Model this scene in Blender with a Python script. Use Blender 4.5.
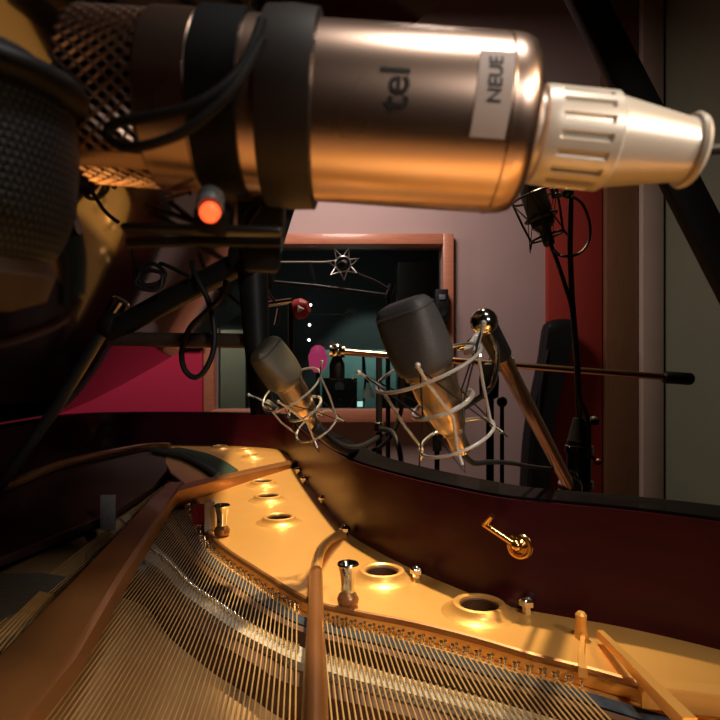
import bpy, bmesh, math, random
from mathutils import Vector, Matrix
random.seed(7)
C = bpy.context.scene.collection
for o in list(bpy.data.objects): bpy.data.objects.remove(o)
S = bpy.context.scene
ZC = 1.175          # eye height
F = 560.0; HY = 378.0
def P(px, py, D): return Vector(((px-360)/F*D, D, ZC-(py-HY)/F*D))
def PZ(px, py, zr): return P(px, py, -zr*F/(py-HY))      # point on the level zr below the eye
# ---------------------------------------------------------------- camera
cd = bpy.data.cameras.new('camera'); cam = bpy.data.objects.new('camera', cd); C.objects.link(cam)
cd.sensor_width = 36; cd.lens = 28; cd.shift_y = 18/720; cd.clip_start = .01
cam.location = (0, 0, ZC); cam.rotation_euler = (math.pi/2, 0, 0)
cd.dof.use_dof = True; cd.dof.focus_distance = .9; cd.dof.aperture_fstop = 16
S.camera = cam
# ---------------------------------------------------------------- world, lamps, exposure
w = bpy.data.worlds.new('world'); S.world = w; w.use_nodes = True
w.node_tree.nodes['Background'].inputs[0].default_value = (.9, .8, .75, 1)
w.node_tree.nodes['Background'].inputs[1].default_value = .02
S.view_settings.view_transform = 'Standard'; S.view_settings.look = 'None'
S.view_settings.exposure = 0; S.view_settings.gamma = 1; S.view_settings.use_curve_mapping = False
def lamp(name, kind, loc, target, energy, col, size=.1, cone=None, blend=.4):
    l = bpy.data.lights.new(name, kind); l.energy = energy; l.color = col
    if kind == 'AREA': l.size = size; l.shape = 'DISK'
    else: l.shadow_soft_size = size
    if kind == 'SPOT': l.spot_size = math.radians(cone); l.spot_blend = blend
    o = bpy.data.objects.new(name, l); C.objects.link(o); o.location = loc
    o.rotation_euler = (Vector(target)-Vector(loc)).to_track_quat('-Z', 'Y').to_euler()
    return o
lamp('ceiling_spot_lamp', 'SPOT', (.20, 1.5, ZC+1.9), (-.18, 1.5, .87), 400, (1, .74, .42), .05, 60, .6)
lamp('front_ceiling_lamp', 'SPOT', (.36, .02, ZC+1.3), (.06, .34, ZC-.05), 30, (1, .93, .84), .08, 46, .7)
lamp('added_front_lamp', 'SPOT', (.75, -.25, ZC+.55), (.10, .26, ZC-.36), 48, (1, .70, .42), .05, 48, .8)  # added unseen lamp, brightens the large microphone's underside and the near strings
lamp('added_mic_lamp', 'SPOT', (.85, -.95, ZC+.62), (-.02, .68, ZC+.01), 52, (1, .93, .86), .06, 21, .7)  # unseen spot added to light the microphone heads
lamp('back_ceiling_lamp', 'AREA', (-.1, 3.2, 3.2), (-.1, 4.6, 1.2), 36, (1, .80, .72), .7)
lamp('left_ceiling_lamp', 'AREA', (-2.2, 3.4, 3.2), (-2.0, 4.6, 1.0), 26, (1, .82, .76), .4)
# ---------------------------------------------------------------- materials
def mat(name, col, rough=.5, metal=0., coat=0., col2=None, scale=20., stretch=None, bump=0., bscale=None, emit=None, es=0., spec=.5, rvar=0.):
    m = bpy.data.materials.new(name); m.use_nodes = True
    n, l = m.node_tree.nodes, m.node_tree.links; b = n['Principled BSDF']
    b.inputs['Base Color'].default_value = (*col, 1); b.inputs['Roughness'].default_value = rough
    b.inputs['Metallic'].default_value = metal; b.inputs['Coat Weight'].default_value = coat
    b.inputs['Coat Roughness'].default_value = .05; b.inputs['Specular IOR Level'].default_value = spec
    tc = n.new('ShaderNodeTexCoord'); mp = n.new('ShaderNodeMapping')
    l.new(tc.outputs['Object'], mp.inputs[0])
    if stretch: mp.inputs['Scale'].default_value = stretch
    nz = n.new('ShaderNodeTexNoise'); nz.inputs['Scale'].default_value = scale; nz.inputs['Detail'].default_value = 4
    l.new(mp.outputs[0], nz.inputs['Vector'])
    if col2:
        r = n.new('ShaderNodeValToRGB'); r.color_ramp.elements[0].color = (*col, 1); r.color_ramp.elements[1].color = (*col2, 1)
        r.color_ramp.elements[0].position = .35; r.color_ramp.elements[1].position = .68
        l.new(nz.outputs['Fac'], r.inputs[0]); l.new(r.outputs[0], b.inputs['Base Color'])
    if rvar:
        mr = n.new('ShaderNodeMapRange'); mr.inputs[3].default_value = rough-rvar; mr.inputs[4].default_value = rough+rvar
        l.new(nz.outputs['Fac'], mr.inputs[0]); l.new(mr.outputs[0], b.inputs['Roughness'])
    if bump:
        bp = n.new('ShaderNodeBump'); bp.inputs['Strength'].default_value = bump; bp.inputs['Distance'].default_value = .002
        if bscale:
            nz = n.new('ShaderNodeTexNoise'); nz.inputs['Scale'].default_value = bscale; l.new(mp.outputs[0], nz.inputs['Vector'])
        l.new(nz.outputs['Fac'], bp.inputs['Height']); l.new(bp.outputs[0], b.inputs['Normal'])
    if emit: b.inputs['Emission Color'].default_value = (*emit, 1); b.inputs['Emission Strength'].default_value = es
    return m
M = {}
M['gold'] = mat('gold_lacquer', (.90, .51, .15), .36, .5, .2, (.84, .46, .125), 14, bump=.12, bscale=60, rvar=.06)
M['brown_gold'] = mat('brown_shaded_gold', (.33, .145, .05), .34, .4, .15, (.27, .115, .036), 12)  # plate gold browned for the shade on the struts; also plain brown fittings
M['rim_in'] = mat('mahogany_gloss', (.048, .005, .013), .32, 0, .03, (.034, .0038, .010), 9, (1, 1, 6), spec=.2)
M['black_gloss'] = mat('black_lacquer', (.006, .006, .007), .07, 0, 1., (.008, .007, .007), 5)
M['black_satin'] = mat('satin_black_lacquer', (.006, .005, .006), .4, 0, .12, (.009, .008, .008), 6, spec=0)
M['black'] = mat('black_paint', (.008, .008, .009), .5, 0, 0, (.011, .011, .012), 30, spec=.18)
M['black_metal'] = mat('black_metal', (.013, .013, .015), .32, .0, .0, (.018, .018, .020), 40, spec=.35)
M['rubber'] = mat('cable_rubber', (.010, .010, .011), .5, 0, 0, (.015, .015, .016), 80, spec=.2)
M['nickel'] = mat('satin_nickel', (.74, .52, .41), .27, 1, 0, (.725, .507, .397), 5, rvar=.015)
M['nickel_warm'] = mat('warm_satin_nickel', (.66, .50, .34), .30, 1, 0, (.60, .45, .30), 20)
M['beige'] = mat('cream_connector_metal', (.74, .67, .58), .36, .35, 0, (.70, .63, .54), 30)
M['chrome'] = mat('chrome', (.80, .78, .74), .12, 1, 0, (.74, .72, .68), 30)
M['steel_wire'] = mat('steel_wire', (.60, .585, .56), .30, .5, 0, (.52, .505, .48), 60)
M['copper_tube'] = mat('copper_toned_tube', (.68, .42, .30), .22, 1, 0, (.62, .38, .27), 30)
M['brass'] = mat('brass', (.80, .50, .18), .2, 1, 0, (.72, .44, .15), 40)
M['string'] = mat('string_brass', (.70, .47, .21), .38, .35, 0, (.60, .40, .17), 60)
M['soundboard'] = mat('spruce', (.56, .36, .17), .45, 0, .2, (.48, .29, .13), 6, (30, 1, 1))
M['bridge_wood'] = mat('bridge_maple', (.10, .045, .022), .5, 0, .05, (.075, .032, .016), 25)
M['white_felt'] = mat('pale_felt', (.52, .50, .44), .9, 0, 0, (.36, .35, .31), 220, bump=.6)
M['blue_felt'] = mat('dark_blue_felt', (.012, .022, .045), .85, 0, 0, (.02, .035, .06), 120, bump=.4)
M['green_felt'] = mat('dark_green_felt', (.012, .035, .022), .9, 0, 0, (.02, .05, .03), 90, bump=.4)
M['grey_felt'] = mat('grey_felt', (.10, .095, .09), .95, 0, 0, (.13, .125, .12), 90, bump=.4)
M['red_felt'] = mat('red_felt', (.30, .02, .03), .9, 0, 0, (.24, .015, .025), 90, bump=.4)
M['cream'] = mat('cream_paper', (.62, .52, .42), .8, 0, 0, (.56, .47, .38), 30)
M['pink_wall'] = mat('mauve_wall_paint', (.42, .30, .285), .8, 0, 0, (.40, .285, .27), 3, bump=.1, bscale=90)
M['grey_wall'] = mat('grey_green_wall_paint', (.17, .185, .125), .8, 0, 0, (.16, .176, .118), 3, bump=.1, bscale=90)
M['dark_wall'] = mat('dark_brown_wall_paint', (.13, .07, .05), .8, 0, 0, (.12, .065, .047), 3)
M['ceil'] = mat('dark_ceiling_paint', (.10, .06, .045), .85, 0, 0, (.09, .055, .04), 4)
M['floor'] = mat('oak_floor', (.20, .11, .06), .4, 0, .2, (.15, .08, .04), 5, (12, 1, 1))
M['red_fabric'] = mat('crimson_panel_fabric', (.38, .006, .045), .9, 0, 0, (.34, .005, .04), 60, bump=.3, bscale=300)
M['red_paint'] = mat('red_panel_fabric', (.30, .022, .012), .85, 0, 0, (.27, .02, .011), 60, bump=.3, bscale=300)
M['frame_wood'] = mat('cherry_wood', (.50, .20, .115), .38, 0, .2, (.43, .16, .09), 8, (1, 8, 8))
M['tan_wood'] = mat('tan_wood', (.20, .095, .045), .5, 0, .1, (.17, .08, .037), 8, (10, 10, 1))
M['beige_trim'] = mat('beige_trim_paint', (.46, .36, .29), .6, 0, 0, (.43, .34, .27), 5)
M['dark_room'] = mat('charcoal_wall', (.035, .038, .036), .85, 0, 0, (.03, .032, .031), 4)
M['teal'] = mat('teal_panel', (.22, .36, .34), .7, 0, 0, (.19, .32, .30), 6)
M['pink_plastic'] = mat('magenta_plastic', (.60, .05, .16), .5, 0, 0, (.45, .04, .20), 30)
M['red_plastic'] = mat('red_plastic', (.45, .02, .02), .35, 0, 0, (.38, .018, .018), 30)
M['mesh_grey'] = mat('dark_wire_mesh', (.095, .092, .090), .5, .4, 0, (.055, .053, .052), 900, bump=.35, bscale=1500)
M['olive_mesh'] = mat('olive_wire_mesh', (.22, .20, .15), .42, .7, 0, (.15, .135, .10), 900, bump=.6, bscale=900)
M['brown_leather'] = mat('brown_collar', (.05, .03, .022), .6, 0, 0, (.042, .025, .019), 30)
M['strap'] = mat('dark_brown_strap', (.022, .015, .012), .5, 0, 0, (.018, .012, .010), 40)
M['paper_white'] = mat('sticker_paper', (.50, .42, .39), .6, 0, 0, (.46, .385, .36), 30)
M['ink'] = mat('black_ink', (.012, .010, .010), .5, 0, 0, (.016, .013, .012), 30)
M['led'] = mat('lit_led', (.6, .05, .02), .4, emit=(1, .085, .02), es=2.4)
M['led_white'] = mat('lit_lamp', (.9, .9, .85), .4, emit=(.95, 1, .95), es=7)
M['screen'] = mat('lit_desk_screen', (.3, .5, .5), .4, emit=(.6, .95, .9), es=.9)
M['grey_plastic'] = mat('grey_blue_plastic', (.13, .16, .19), .4, 0, 0, (.11, .14, .17), 30)
# pierced black screen cloth for the wind screen
def dotmat(name, base, hole, scale):
    m = mat(name, base, .5); n, l = m.node_tree.nodes, m.node_tree.links; b = n['Principled BSDF']; b.inputs['Specular IOR Level'].default_value = .25
    tc = n.new('ShaderNodeTexCoord'); mp = n.new('ShaderNodeMapping'); mp.inputs['Scale'].default_value = (scale[0], scale[1], 1)
    l.new(tc.outputs['UV'], mp.inputs[0])
    br = n.new('ShaderNodeTexBrick'); br.offset = .5; br.inputs['Scale'].default_value = 1
    br.inputs['Color1'].default_value = br.inputs['Color2'].default_value = (*base, 1); br.inputs['Mortar'].default_value = (*hole, 1)
    br.inputs['Mortar Size'].default_value = .24; br.inputs['Mortar Smooth'].default_value = .6
    br.inputs['Brick Width'].default_value = 1; br.inputs['Row Height'].default_value = 1
    l.new(mp.outputs[0], br.inputs['Vector']); l.new(br.outputs['Color'], b.inputs['Base Color'])
    bp = n.new('ShaderNodeBump'); bp.inputs['Strength'].default_value = .8; bp.inputs['Distance'].default_value = .0008; bp.invert = True
    l.new(br.outputs['Fac'], bp.inputs['Height']); l.new(bp.outputs[0], b.inputs['Normal'])
    return m
M['screen_cloth'] = dotmat('black_mesh_cloth', (.034, .042, .056), (.003, .003, .004), (40, 44))
# window pane: clear with fresnel reflection
g = bpy.data.materials.new('window_glass'); g.use_nodes = True; n, l = g.node_tree.nodes, g.node_tree.links
n.remove(n['Principled BSDF']); tr = n.new('ShaderNodeBsdfTransparent'); tr.inputs[0].default_value = (.86, .92, .90, 1)
gl = n.new('ShaderNodeBsdfGlossy'); gl.inputs['Roughness'].default_value = .01; fr = n.new('ShaderNodeFresnel'); fr.inputs[0].default_value = 1.5
mx = n.new('ShaderNodeMixShader'); l.new(fr.outputs[0], mx.inputs[0]); l.new(tr.outputs[0], mx.inputs[1]); l.new(gl.outputs[0], mx.inputs[2])
l.new(mx.outputs[0], n['Material Output'].inputs[0]); M['glass'] = g
# ---------------------------------------------------------------- geometry helpers
W = {}
def cat(pts, n=8, closed=False):
    pts = [Vector(p) for p in pts]; N = len(pts); out = []
    if N < 3: return pts
    for i in range(N if closed else N-1):
        if closed: a, b, c, d = pts[i-1], pts[i], pts[(i+1) % N], pts[(i+2) % N]
        else: a, b, c, d = pts[max(i-1, 0)], pts[i], pts[i+1], pts[min(i+2, N-1)]
        for k in range(n):
            t = k/n
            out.append(.5*((2*b)+(c-a)*t+(2*a-5*b+4*c-d)*t*t+(3*b-3*c+d-a)*t**3))
    if not closed: out.append(pts[-1])
    return out
def basis(origin, zaxis, up=(0, 0, 1)):
    z = Vector(zaxis).normalized(); u = Vector(up)
    if abs(z.dot(u)) > .98: u = Vector((0, 1, 0))
    x = u.cross(z).normalized(); y = z.cross(x)
    return Matrix(((x.x, y.x, z.x, origin[0]), (x.y, y.y, z.y, origin[1]), (x.z, y.z, z.z, origin[2]), (0, 0, 0, 1)))
class MB:
    def __init__(s): s.v = []; s.f = []; s.uv = None
    def add(s, vs, fs):
        k = len(s.v); s.v += [Vector(v) for v in vs]; s.f += [tuple(i+k for i in f) for f in fs]; return s
    def box(s, c, size, Mx=None, bev=0.):
        bm = bmesh.new(); bmesh.ops.create_cube(bm, size=1)
        for v in bm.verts: v.co = Vector((v.co.x*size[0], v.co.y*size[1], v.co.z*size[2]))
        if bev: bmesh.ops.bevel(bm, geom=bm.edges[:], offset=bev, segments=2, profile=.5, affect='EDGES')
        bm.verts.ensure_lookup_table(); c = Vector(c)
        vs = [(Mx @ (v.co+c)) if Mx else v.co+c for v in bm.verts]
        for i, v in enumerate(bm.verts): v.index = i
        s.add(vs, [[v.index for v in f.verts] for f in bm.faces]); bm.free(); return s
    def bar(s, a, b, wd, ht, up=(0, 0, 1), bev=.0):
        a = Vector(a); b = Vector(b); return s.box((0, 0, (b-a).length/2), (wd, ht, (b-a).length), basis(a, b-a, up), bev)
    def tube(s, pts, r, seg=10, closed=False, smooth=0):
        if smooth: pts = cat(pts, smooth, closed)
        pts = [Vector(p) for p in pts]; N = len(pts); rs = r if isinstance(r, (list, tuple)) else [r]*N
        if len(rs) != N: rs = [rs[0]+(rs[-1]-rs[0])*i/(N-1) for i in range(N)]
        vs = []; fs = []; x = None
        for i, p in enumerate(pts):
            t = (pts[(i+1) % N]-pts[i-1]) if closed else (pts[min(i+1, N-1)]-pts[max(i-1, 0)])
            t.normalize()
            if x is None: x = t.orthogonal().normalized()
            x = (x-t*x.dot(t)).normalized(); y = t.cross(x)
            for k in range(seg):
                a = 2*math.pi*k/seg; vs.append(p+(x*math.cos(a)+y*math.sin(a))*rs[i])
        for i in range(N if closed else N-1):
            j = (i+1) % N
            for k in range(seg): fs.append((i*seg+k, i*seg+(k+1) % seg, j*seg+(k+1) % seg, j*seg+k))
        if not closed: fs += [tuple(range(seg))[::-1], tuple((N-1)*seg+k for k in range(seg))]
        return s.add(vs, fs)
    def lathe(s, prof, Mx, seg=32, caps=True, rr=None):     # prof: (r, z) around local Z; rr(angle,r,z) may reshape
        vs = []; fs = []; N = len(prof)
        for r, z in prof:
            for k in range(seg):
                a = 2*math.pi*k/seg; q = rr(a, r, z) if rr else r
                vs.append(Mx @ Vector((q*math.cos(a), q*math.sin(a), z)))
        for i in range(N-1):
            for k in range(seg): fs.append((i*seg+k, i*seg+(k+1) % seg, (i+1)*seg+(k+1) % seg, (i+1)*seg+k))
        if caps: fs += [tuple(range(seg))[::-1], tuple((N-1)*seg+k for k in range(seg))]
        return s.add(vs, fs)
    def ring(s, c, axis, R, r, n=32, seg=8):
        Mx = basis(c, axis); return s.tube([Mx @ Vector((R*math.cos(2*math.pi*k/n), R*math.sin(2*math.pi*k/n), 0)) for k in range(n)], r, seg, True)
    def ball(s, c, r, seg=14):
        return s.lathe([(max(r*math.sin(math.pi*i/8), 1e-5), -r*math.cos(math.pi*i/8)) for i in range(9)], Matrix.Translation(c), seg)
    def ribbon(s, A, B, z0, z1):                             # solid between two level polylines
        N = len(A); vs = []
        for z in (z1, z0):
            for a, b in zip(A, B): vs += [(a.x, a.y, z), (b.x, b.y, z)]
        fs = []; o = 2*N
        for i in range(N-1):
            a = 2*i
            fs += [(a, a+1, a+3, a+2), (o+a+2, o+a+3, o+a+1, o+a), (a+2, o+a+2, o+a, a), (a+1, o+a+1, o+a+3, a+3)]
        fs += [(0, o, o+1, 1), (2*N-2, 2*N-1, o+2*N-1, o+2*N-2)]
        return s.add(vs, fs)
    def build(s, name, m, parent=None, sharp=35, origin=None):
        lo = Vector([min(v[i] for v in s.v) for i in range(3)]); hi = Vector([max(v[i] for v in s.v) for i in range(3)])
        c = Vector(origin) if origin else (lo+hi)/2
        me = bpy.data.meshes.new(name); me.from_pydata([v-c for v in s.v], [], s.f); me.update()
        bm = bmesh.new(); bm.from_mesh(me); bmesh.ops.recalc_face_normals(bm, faces=bm.faces[:]); bm.to_mesh(me); bm.free()
        me.polygons.foreach_set('use_smooth', [True]*len(me.polygons)); me.set_sharp_from_angle(angle=math.radians(sharp))
        return link(name, me, m, c, parent)
def link(name, me, m, c, parent=None):
    o = bpy.data.objects.new(name, me); C.objects.link(o)
    if m and not me.materials: me.materials.append(M[m] if isinstance(m, str) else m)
    o.location = c-(W[parent.name] if parent else Vector()); o.parent = parent; W[o.name] = Vector(c)
    return o
def tag(o, label=None, ct=None, group=None, kind=None):
    if label: o['label'] = label
    if ct: o['category'] = ct
    if group: o['group'] = group
    if kind: o['kind'] = kind
    return o
def thing(name, loc, label, ct, group=None):
    o = bpy.data.objects.new(name, None); C.objects.link(o); o.location = loc; o.empty_display_size = .05; W[o.name] = Vector(loc)
    return tag(o, label, ct, group)
def struct(name, mb, m): return tag(mb.build(name, m), kind='structure')
def flat(splines, ext, bev=0.):                              # filled level outlines (first outer, rest holes), as mesh
    cu = bpy.data.curves.new('outline', 'CURVE'); cu.dimensions = '2D'; cu.fill_mode = 'BOTH'; cu.extrude = ext; cu.bevel_depth = bev; cu.bevel_resolution = 2
    for sp in splines:
        s_ = cu.splines.new('POLY'); s_.points.add(len(sp)-1); s_.use_cyclic_u = True
        for q, p in zip(s_.points, sp): q.co = (p[0], p[1], 0, 1)
    t = bpy.data.objects.new('outline', cu); C.objects.link(t)
    me = bpy.data.meshes.new_from_object(t.evaluated_get(bpy.context.evaluated_depsgraph_get()))
    bpy.data.objects.remove(t); bpy.data.curves.remove(cu); return me
def text_pts(body, size):
    cu = bpy.data.curves.new('lettering', 'FONT'); cu.body = body; cu.size = size; cu.extrude = .00015; cu.offset = size*.012; cu.resolution_u = 4
    t = bpy.data.objects.new('lettering', cu); C.objects.link(t)
    me = bpy.data.meshes.new_from_object(t.evaluated_get(bpy.context.evaluated_depsgraph_get()))
    v = [x.co.copy() for x in me.vertices]; f = [tuple(p.vertices) for p in me.polygons]
    bpy.data.objects.remove(t); bpy.data.curves.remove(cu); bpy.data.meshes.remove(me); return v, f
# ================================================================ THE ROOM
DW = 4.6; HC = 4.6
def wx(px): return (px-360)/F*DW
def wz(py): return ZC-(py-HY)/F*DW
struct('floor', MB().box((-.25, 2.9, -.05), (5.7, 10.4, .1)), 'floor')
struct('ceiling', MB().box((-.25, 2.9, HC+.05), (5.7, 10.4, .1)), 'ceil')
XL, XR = -3.0, 2.42
struct('wall_left', MB().box((XL-.05, 2.9, HC/2), (.1, 10.4, HC)), 'dark_wall')
struct('wall_right', MB().box((XR+.05, 1.2, HC/2), (.1, 6.8, HC)), 'grey_wall')
struct('wall_front', MB().box((-.29, -2.25, HC/2), (5.4, .1, HC)), 'dark_wall')
X0, X1, Z0, Z1 = wx(216), wx(442), wz(409), wz(246)
bw = MB()
bw.box(((XL+X0)/2, DW+.075, HC/2), (X0-XL, .15, HC)); bw.box(((X1+XR)/2, DW+.075, HC/2), (XR-X1, .15, HC))
bw.box(((X0+X1)/2, DW+.075, Z0/2), (X1-X0, .15, Z0)); bw.box(((X0+X1)/2, DW+.075, (Z1+HC)/2), (X1-X0, .15, HC-Z1))
struct('wall_back', bw, 'pink_wall')
win = tag(MB().box(((X0+X1)/2, DW+.07, (Z0+Z1)/2), (X1-X0-.004, .008, Z1-Z0-.004)).build('window_1', 'glass'), kind='structure')
fw = .085
fr_ = MB().box((X0-fw/2, DW-.01, (Z0+Z1)/2), (fw, .12, Z1-Z0+2*fw), bev=.006).box((X1+fw/2, DW-.01, (Z0+Z1)/2), (fw, .12, Z1-Z0+2*fw), bev=.006)
fr_.box(((X0+X1)/2, DW-.01, Z1+fw/2), (X1-X0, .12, fw), bev=.006); fr_.build('window_frame', 'frame_wood', win)
MB().box(((X0+X1)/2, DW-.04, Z0-.05), (X1-X0, .2, .10), bev=.008).build('window_sill', 'frame_wood', win)
# red panels, wood and trims
struct('trim_1', MB().box(((wx(600)+wx(631))/2, DW-.06, HC/2), (wx(631)-wx(600), .12, HC), bev=.004), 'tan_wood')
struct('trim_2', MB().box(((wx(632)+wx(652))/2, DW-.09, HC/2), (wx(652)-wx(632), .18, HC), bev=.004), 'beige_trim')
tag(MB().box(((wx(545)+wx(599))/2, DW-.035, 1.6), (wx(599)-wx(545), .07, 3.2), bev=.01).build('acoustic_panel', 'red_paint'),
    'tall narrow red acoustic panel on the wall beside the tan wood trim', 'acoustic panel')
tag(MB().box(((XL+wx(206))/2, DW-.035, .775), (wx(206)-XL-.02, .07, 1.25), bev=.01).build('acoustic_panel', 'red_fabric'),
    'wide crimson acoustic panel low on the wall left of the control room window', 'acoustic panel')
struct('trim_3', MB().box(((XL+X0-fw)/2, DW-.05, 1.48), (X0-fw-XL, .10, .13), bev=.006), 'dark_wall')
# ---------------------------------------------------------------- control room behind the glass
struct('wall_control_room_back', MB().box((-.25, 8.0, HC/2), (5.5, .1, HC)), 'dark_room')
struct('wall_control_room_right', MB().box((1.75, 6.4, HC/2), (.1, 3.2, HC)), 'dark_room')
def Q(px, py, D): return P(px, py, D)
pn = MB(); a = Q(320, 412, 7.9); b = Q(402, 350, 7.9)
tag(pn.box(((a.x+b.x)/2, 7.9, (a.z+b.z)/2), (b.x-a.x, .08, b.z-a.z), bev=.01).build('wall_panel', 'teal'),
    'pale teal wall panel lit at the back of the control room', 'wall panel')
a = Q(120, 470, 7.9); b = Q(246, 330, 7.9)
tag(MB().box(((a.x+b.x)/2, 7.9, (a.z+b.z)/2), (b.x-a.x, .08, b.z-a.z), bev=.01).build('wall_panel', mat('tan_grey_panel', (.30, .27, .20), .8, 0, 0, (.27, .245, .18), 5)),
    'tan grey wall panel at the lower left behind the control room glass', 'wall panel')
lamp('control_room_side_lamp', 'SPOT', (-1.9, 6.9, 2.2), (-1.9, 7.95, 1.0), 26, (1, .92, .78), .08, 70)
lamp('control_room_lamp', 'SPOT', (.2, 6.9, 2.6), (.1, 7.95, 1.1), 60, (.75, 1, .93), .08, 60)
lamp('control_room_fill_lamp', 'AREA', (-.6, 6.3, 3.3), (-.6, 6.6, 0), 6, (.8, 1, .92), .5)
for i, (px, py) in enumerate(((310.5, 305), (309.5, 325), (309, 340))):
    c = Q(px, py, 7.9); t = thing('wall_light', c, ('topmost', 'middle', 'lowest')[i]+' of three tiny white wall lights seen through the control room window', 'light', 'three small lights in the control room')
    MB().lathe([(.024, 0), (.024, .03), (.018, .05)], basis(c+Vector((0, .05, 0)), (0, -1, 0)), 16).build('housing', 'black', t)
    MB().lathe([(.018, 0), (.016, .010), (.007, .014)], basis(c, (0, -1, 0)), 16).build('bulb', 'led_white', t)
# desk, loudspeaker, small things on the desk
a = Q(322, 413, 6.3); b = Q(404, 413, 6.3)
t = thing('desk', ((a.x+b.x)/2, 6.3, 0), 'black control room desk along the window behind the glass', 'desk')
MB().box(((a.x+b.x)/2, 6.3, a.z-.02), (b.x-a.x+.9, .6, .04), bev=.006).build('desk_top', 'black', t)
for sx in (a.x-.35, b.x+.35): MB().box((sx, 6.3, (a.z-.04)/2), (.05, .5, a.z-.04)).build('leg', 'black', t)
def speaker(px0, px1, py0, py1, D, label):
    a = Q(px0, py1, D); b = Q(px1, py0, D); cx = (a.x+b.x)/2; wd = b.x-a.x; ht = b.z-a.z
    t = thing('loudspeaker', (cx, D, a.z), label, 'loudspeaker')
    MB().box((cx, D+.12, (a.z+b.z)/2), (wd, .24, ht), bev=.012).build('cabinet', 'black', t)
    MB().lathe([(.30*wd, 0), (.33*wd, .008), (.24*wd, .006), (.10*wd, -.004), (.05*wd, .004)], basis((cx, D-.001, a.z+ht*.34), (0, -1, 0)), 28).build('woofer', 'black_metal', t)
    MB().lathe([(.12*wd, 0), (.14*wd, .006), (.06*wd, .004), (.02*wd, .008)], basis((cx, D-.001, a.z+ht*.76), (0, -1, 0)), 20).build('tweeter', 'grey_plastic', t)
speaker(322, 357, 378, 413, 6.2, 'square black loudspeaker on the control room desk')
speaker(377, 396, 392, 413, 6.25, 'low dark loudspeaker on the right of the control room desk')
c = Q(360, 404, 6.1); t = thing('desk_screen', (c.x, 6.1, Q(0, 413, 6.1).z), 'tiny bright screen glowing between the two control room loudspeakers', 'screen')
MB().box((c.x, 6.1, c.z), (.085, .02, .085), bev=.004).build('casing', 'black', t); MB().box((c.x, 6.088, c.z), (.06, .004, .06)).build('display', 'screen', t)
MB().box((c.x, 6.1, (c.z-.04+Q(0, 413, 6.1).z)/2), (.02, .02, c.z-.04-Q(0, 413, 6.1).z)).build('stem', 'black', t)
c = Q(318, 358, 6.6); t = thing('table_lamp', (c.x, 6.6, Q(0, 413, 6.3).z), 'magenta shaded lamp behind the square loudspeaker', 'lamp')
MB().lathe([(.04, -.17), (.10, -.11), (.115, .02), (.075, .12), (.03, .15)], Matrix.Translation(c), 20).build('lamp_shade', mat('lit_magenta_shade', (.5, .04, .14), .5, emit=(.75, .06, .20), es=.5), t)
MB().lathe([(.09, 0), (.09, .02), (.02, .04), (.02, c.z-.19-Q(0, 413, 6.3).z)], Matrix.Translation((c.x, 6.6, Q(0, 413, 6.3).z)), 16).build('base', 'black', t)
# dark gear tower with wood side and pale guitar-like stand seen through the glass
a = Q(398, 413, 6.9); b = Q(436, 262, 6.9)
t = thing('equipment_rack', ((a.x+b.x)/2, 6.9, 0), 'tall dark wood sided equipment rack at the right of the control room', 'rack')
MB().box(((a.x+b.x)/2, 7.1, b.z/2), (b.x-a.x, .4, b.z), bev=.01).build('cabinet', mat('rack_side_wood', (.07, .04, .032), .5, 0, 0, (.055, .03, .025), 9), t)
for k in range(5): MB().box(((a.x+b.x)/2, 6.892, .5+k*.36), (b.x-a.x-.08, .02, .30), bev=.004).build('faceplate', 'dark_room', t)
c = Q(363, 398, 6.35); zb = Q(0, 413, 6.3).z
t = thing('desk_lamp', (c.x, 6.35, zb), 'small pale cone desk lamp hanging over the control room desk', 'lamp')
MB().lathe([(.075, 0), (.06, .06), (.02, .14), (.012, .17)], Matrix.Translation(c+Vector((.06, 0, 0))), 18).build('lamp_shade', 'cream', t)
MB().tube([c+Vector((.06, 0, .17)), Q(363, 372, 6.35), Q(363, 350, 6.35)], .012, 8).build('arm', 'black', t)
MB().tube([Q(363, 350, 6.35), (c.x+.03, 6.45, 1.2), (c.x+.0, 6.45, zb)], .012, 8).build('post', 'black', t)
# ================================================================ THE GRAND PIANO
CA, SA = math.cos(math.radians(8.1)), math.sin(math.radians(8.1))
def pa(p, a): return Vector((CA*p-SA*a, SA*p+CA*a, 0))
ZR = ZC-.155; ZP = ZC-.30; ZS = ZC-.310                     # rim top, plate top, strings
inner = [pa(.63, -.25), pa(.63, .12), pa(.615, .30), pa(.565, .45)]
for px, py in ((720, 650), (622, 627), (560, 616), (500, 604), (447, 584), (410, 568), (377, 551), (350, 534), (327, 509), (304, 479), (291, 459), (279, 450), (243, 446.5), (196, 445)):
    v = PZ(px, py, -.30); inner.append(Vector((v.x, v.y, 0)))
inner += [pa(-.62, 2.625), pa(-.78, 2.60), pa(-.845, 2.52), pa(-.857, 2.38), pa(-.857, 1.6), pa(-.857, .8), pa(-.857, -.25)]
inner = cat(inner, 6)
def offset(pts, d):
    out = []
    for i, p in enumerate(pts):
        t = pts[min(i+1, len(pts)-1)]-pts[max(i-1, 0)]; t.normalize(); out.append(p+Vector((t.y, -t.x, 0))*d)
    return out
outer = offset(inner, .075)
piano = thing('grand_piano', (-.3, 1.2, 0), 'open black concert grand piano with mahogany inner rim and gold plate', 'piano')
rim = MB().ribbon(offset(inner, .004), outer, .62, ZR).build('rim', 'black_satin', piano, 50)
MB().ribbon(inner, offset(inner, .005), ZP-.08, ZR-.004).build('inner_rim_veneer', 'rim_in', piano, 50)
MB().box((0, 0, 0), (.01, .01, .01))
me = flat([[(p.x, p.y) for p in offset(inner, .03)]], .01); o = link('soundboard', me, 'soundboard', Vector((0, 0, ZC-.372)), piano)
me = flat([[(p.x, p.y) for p in offset(inner, .03)]], .01); link('bottom_board', me, 'black', Vector((0, 0, .66)), piano)
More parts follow.
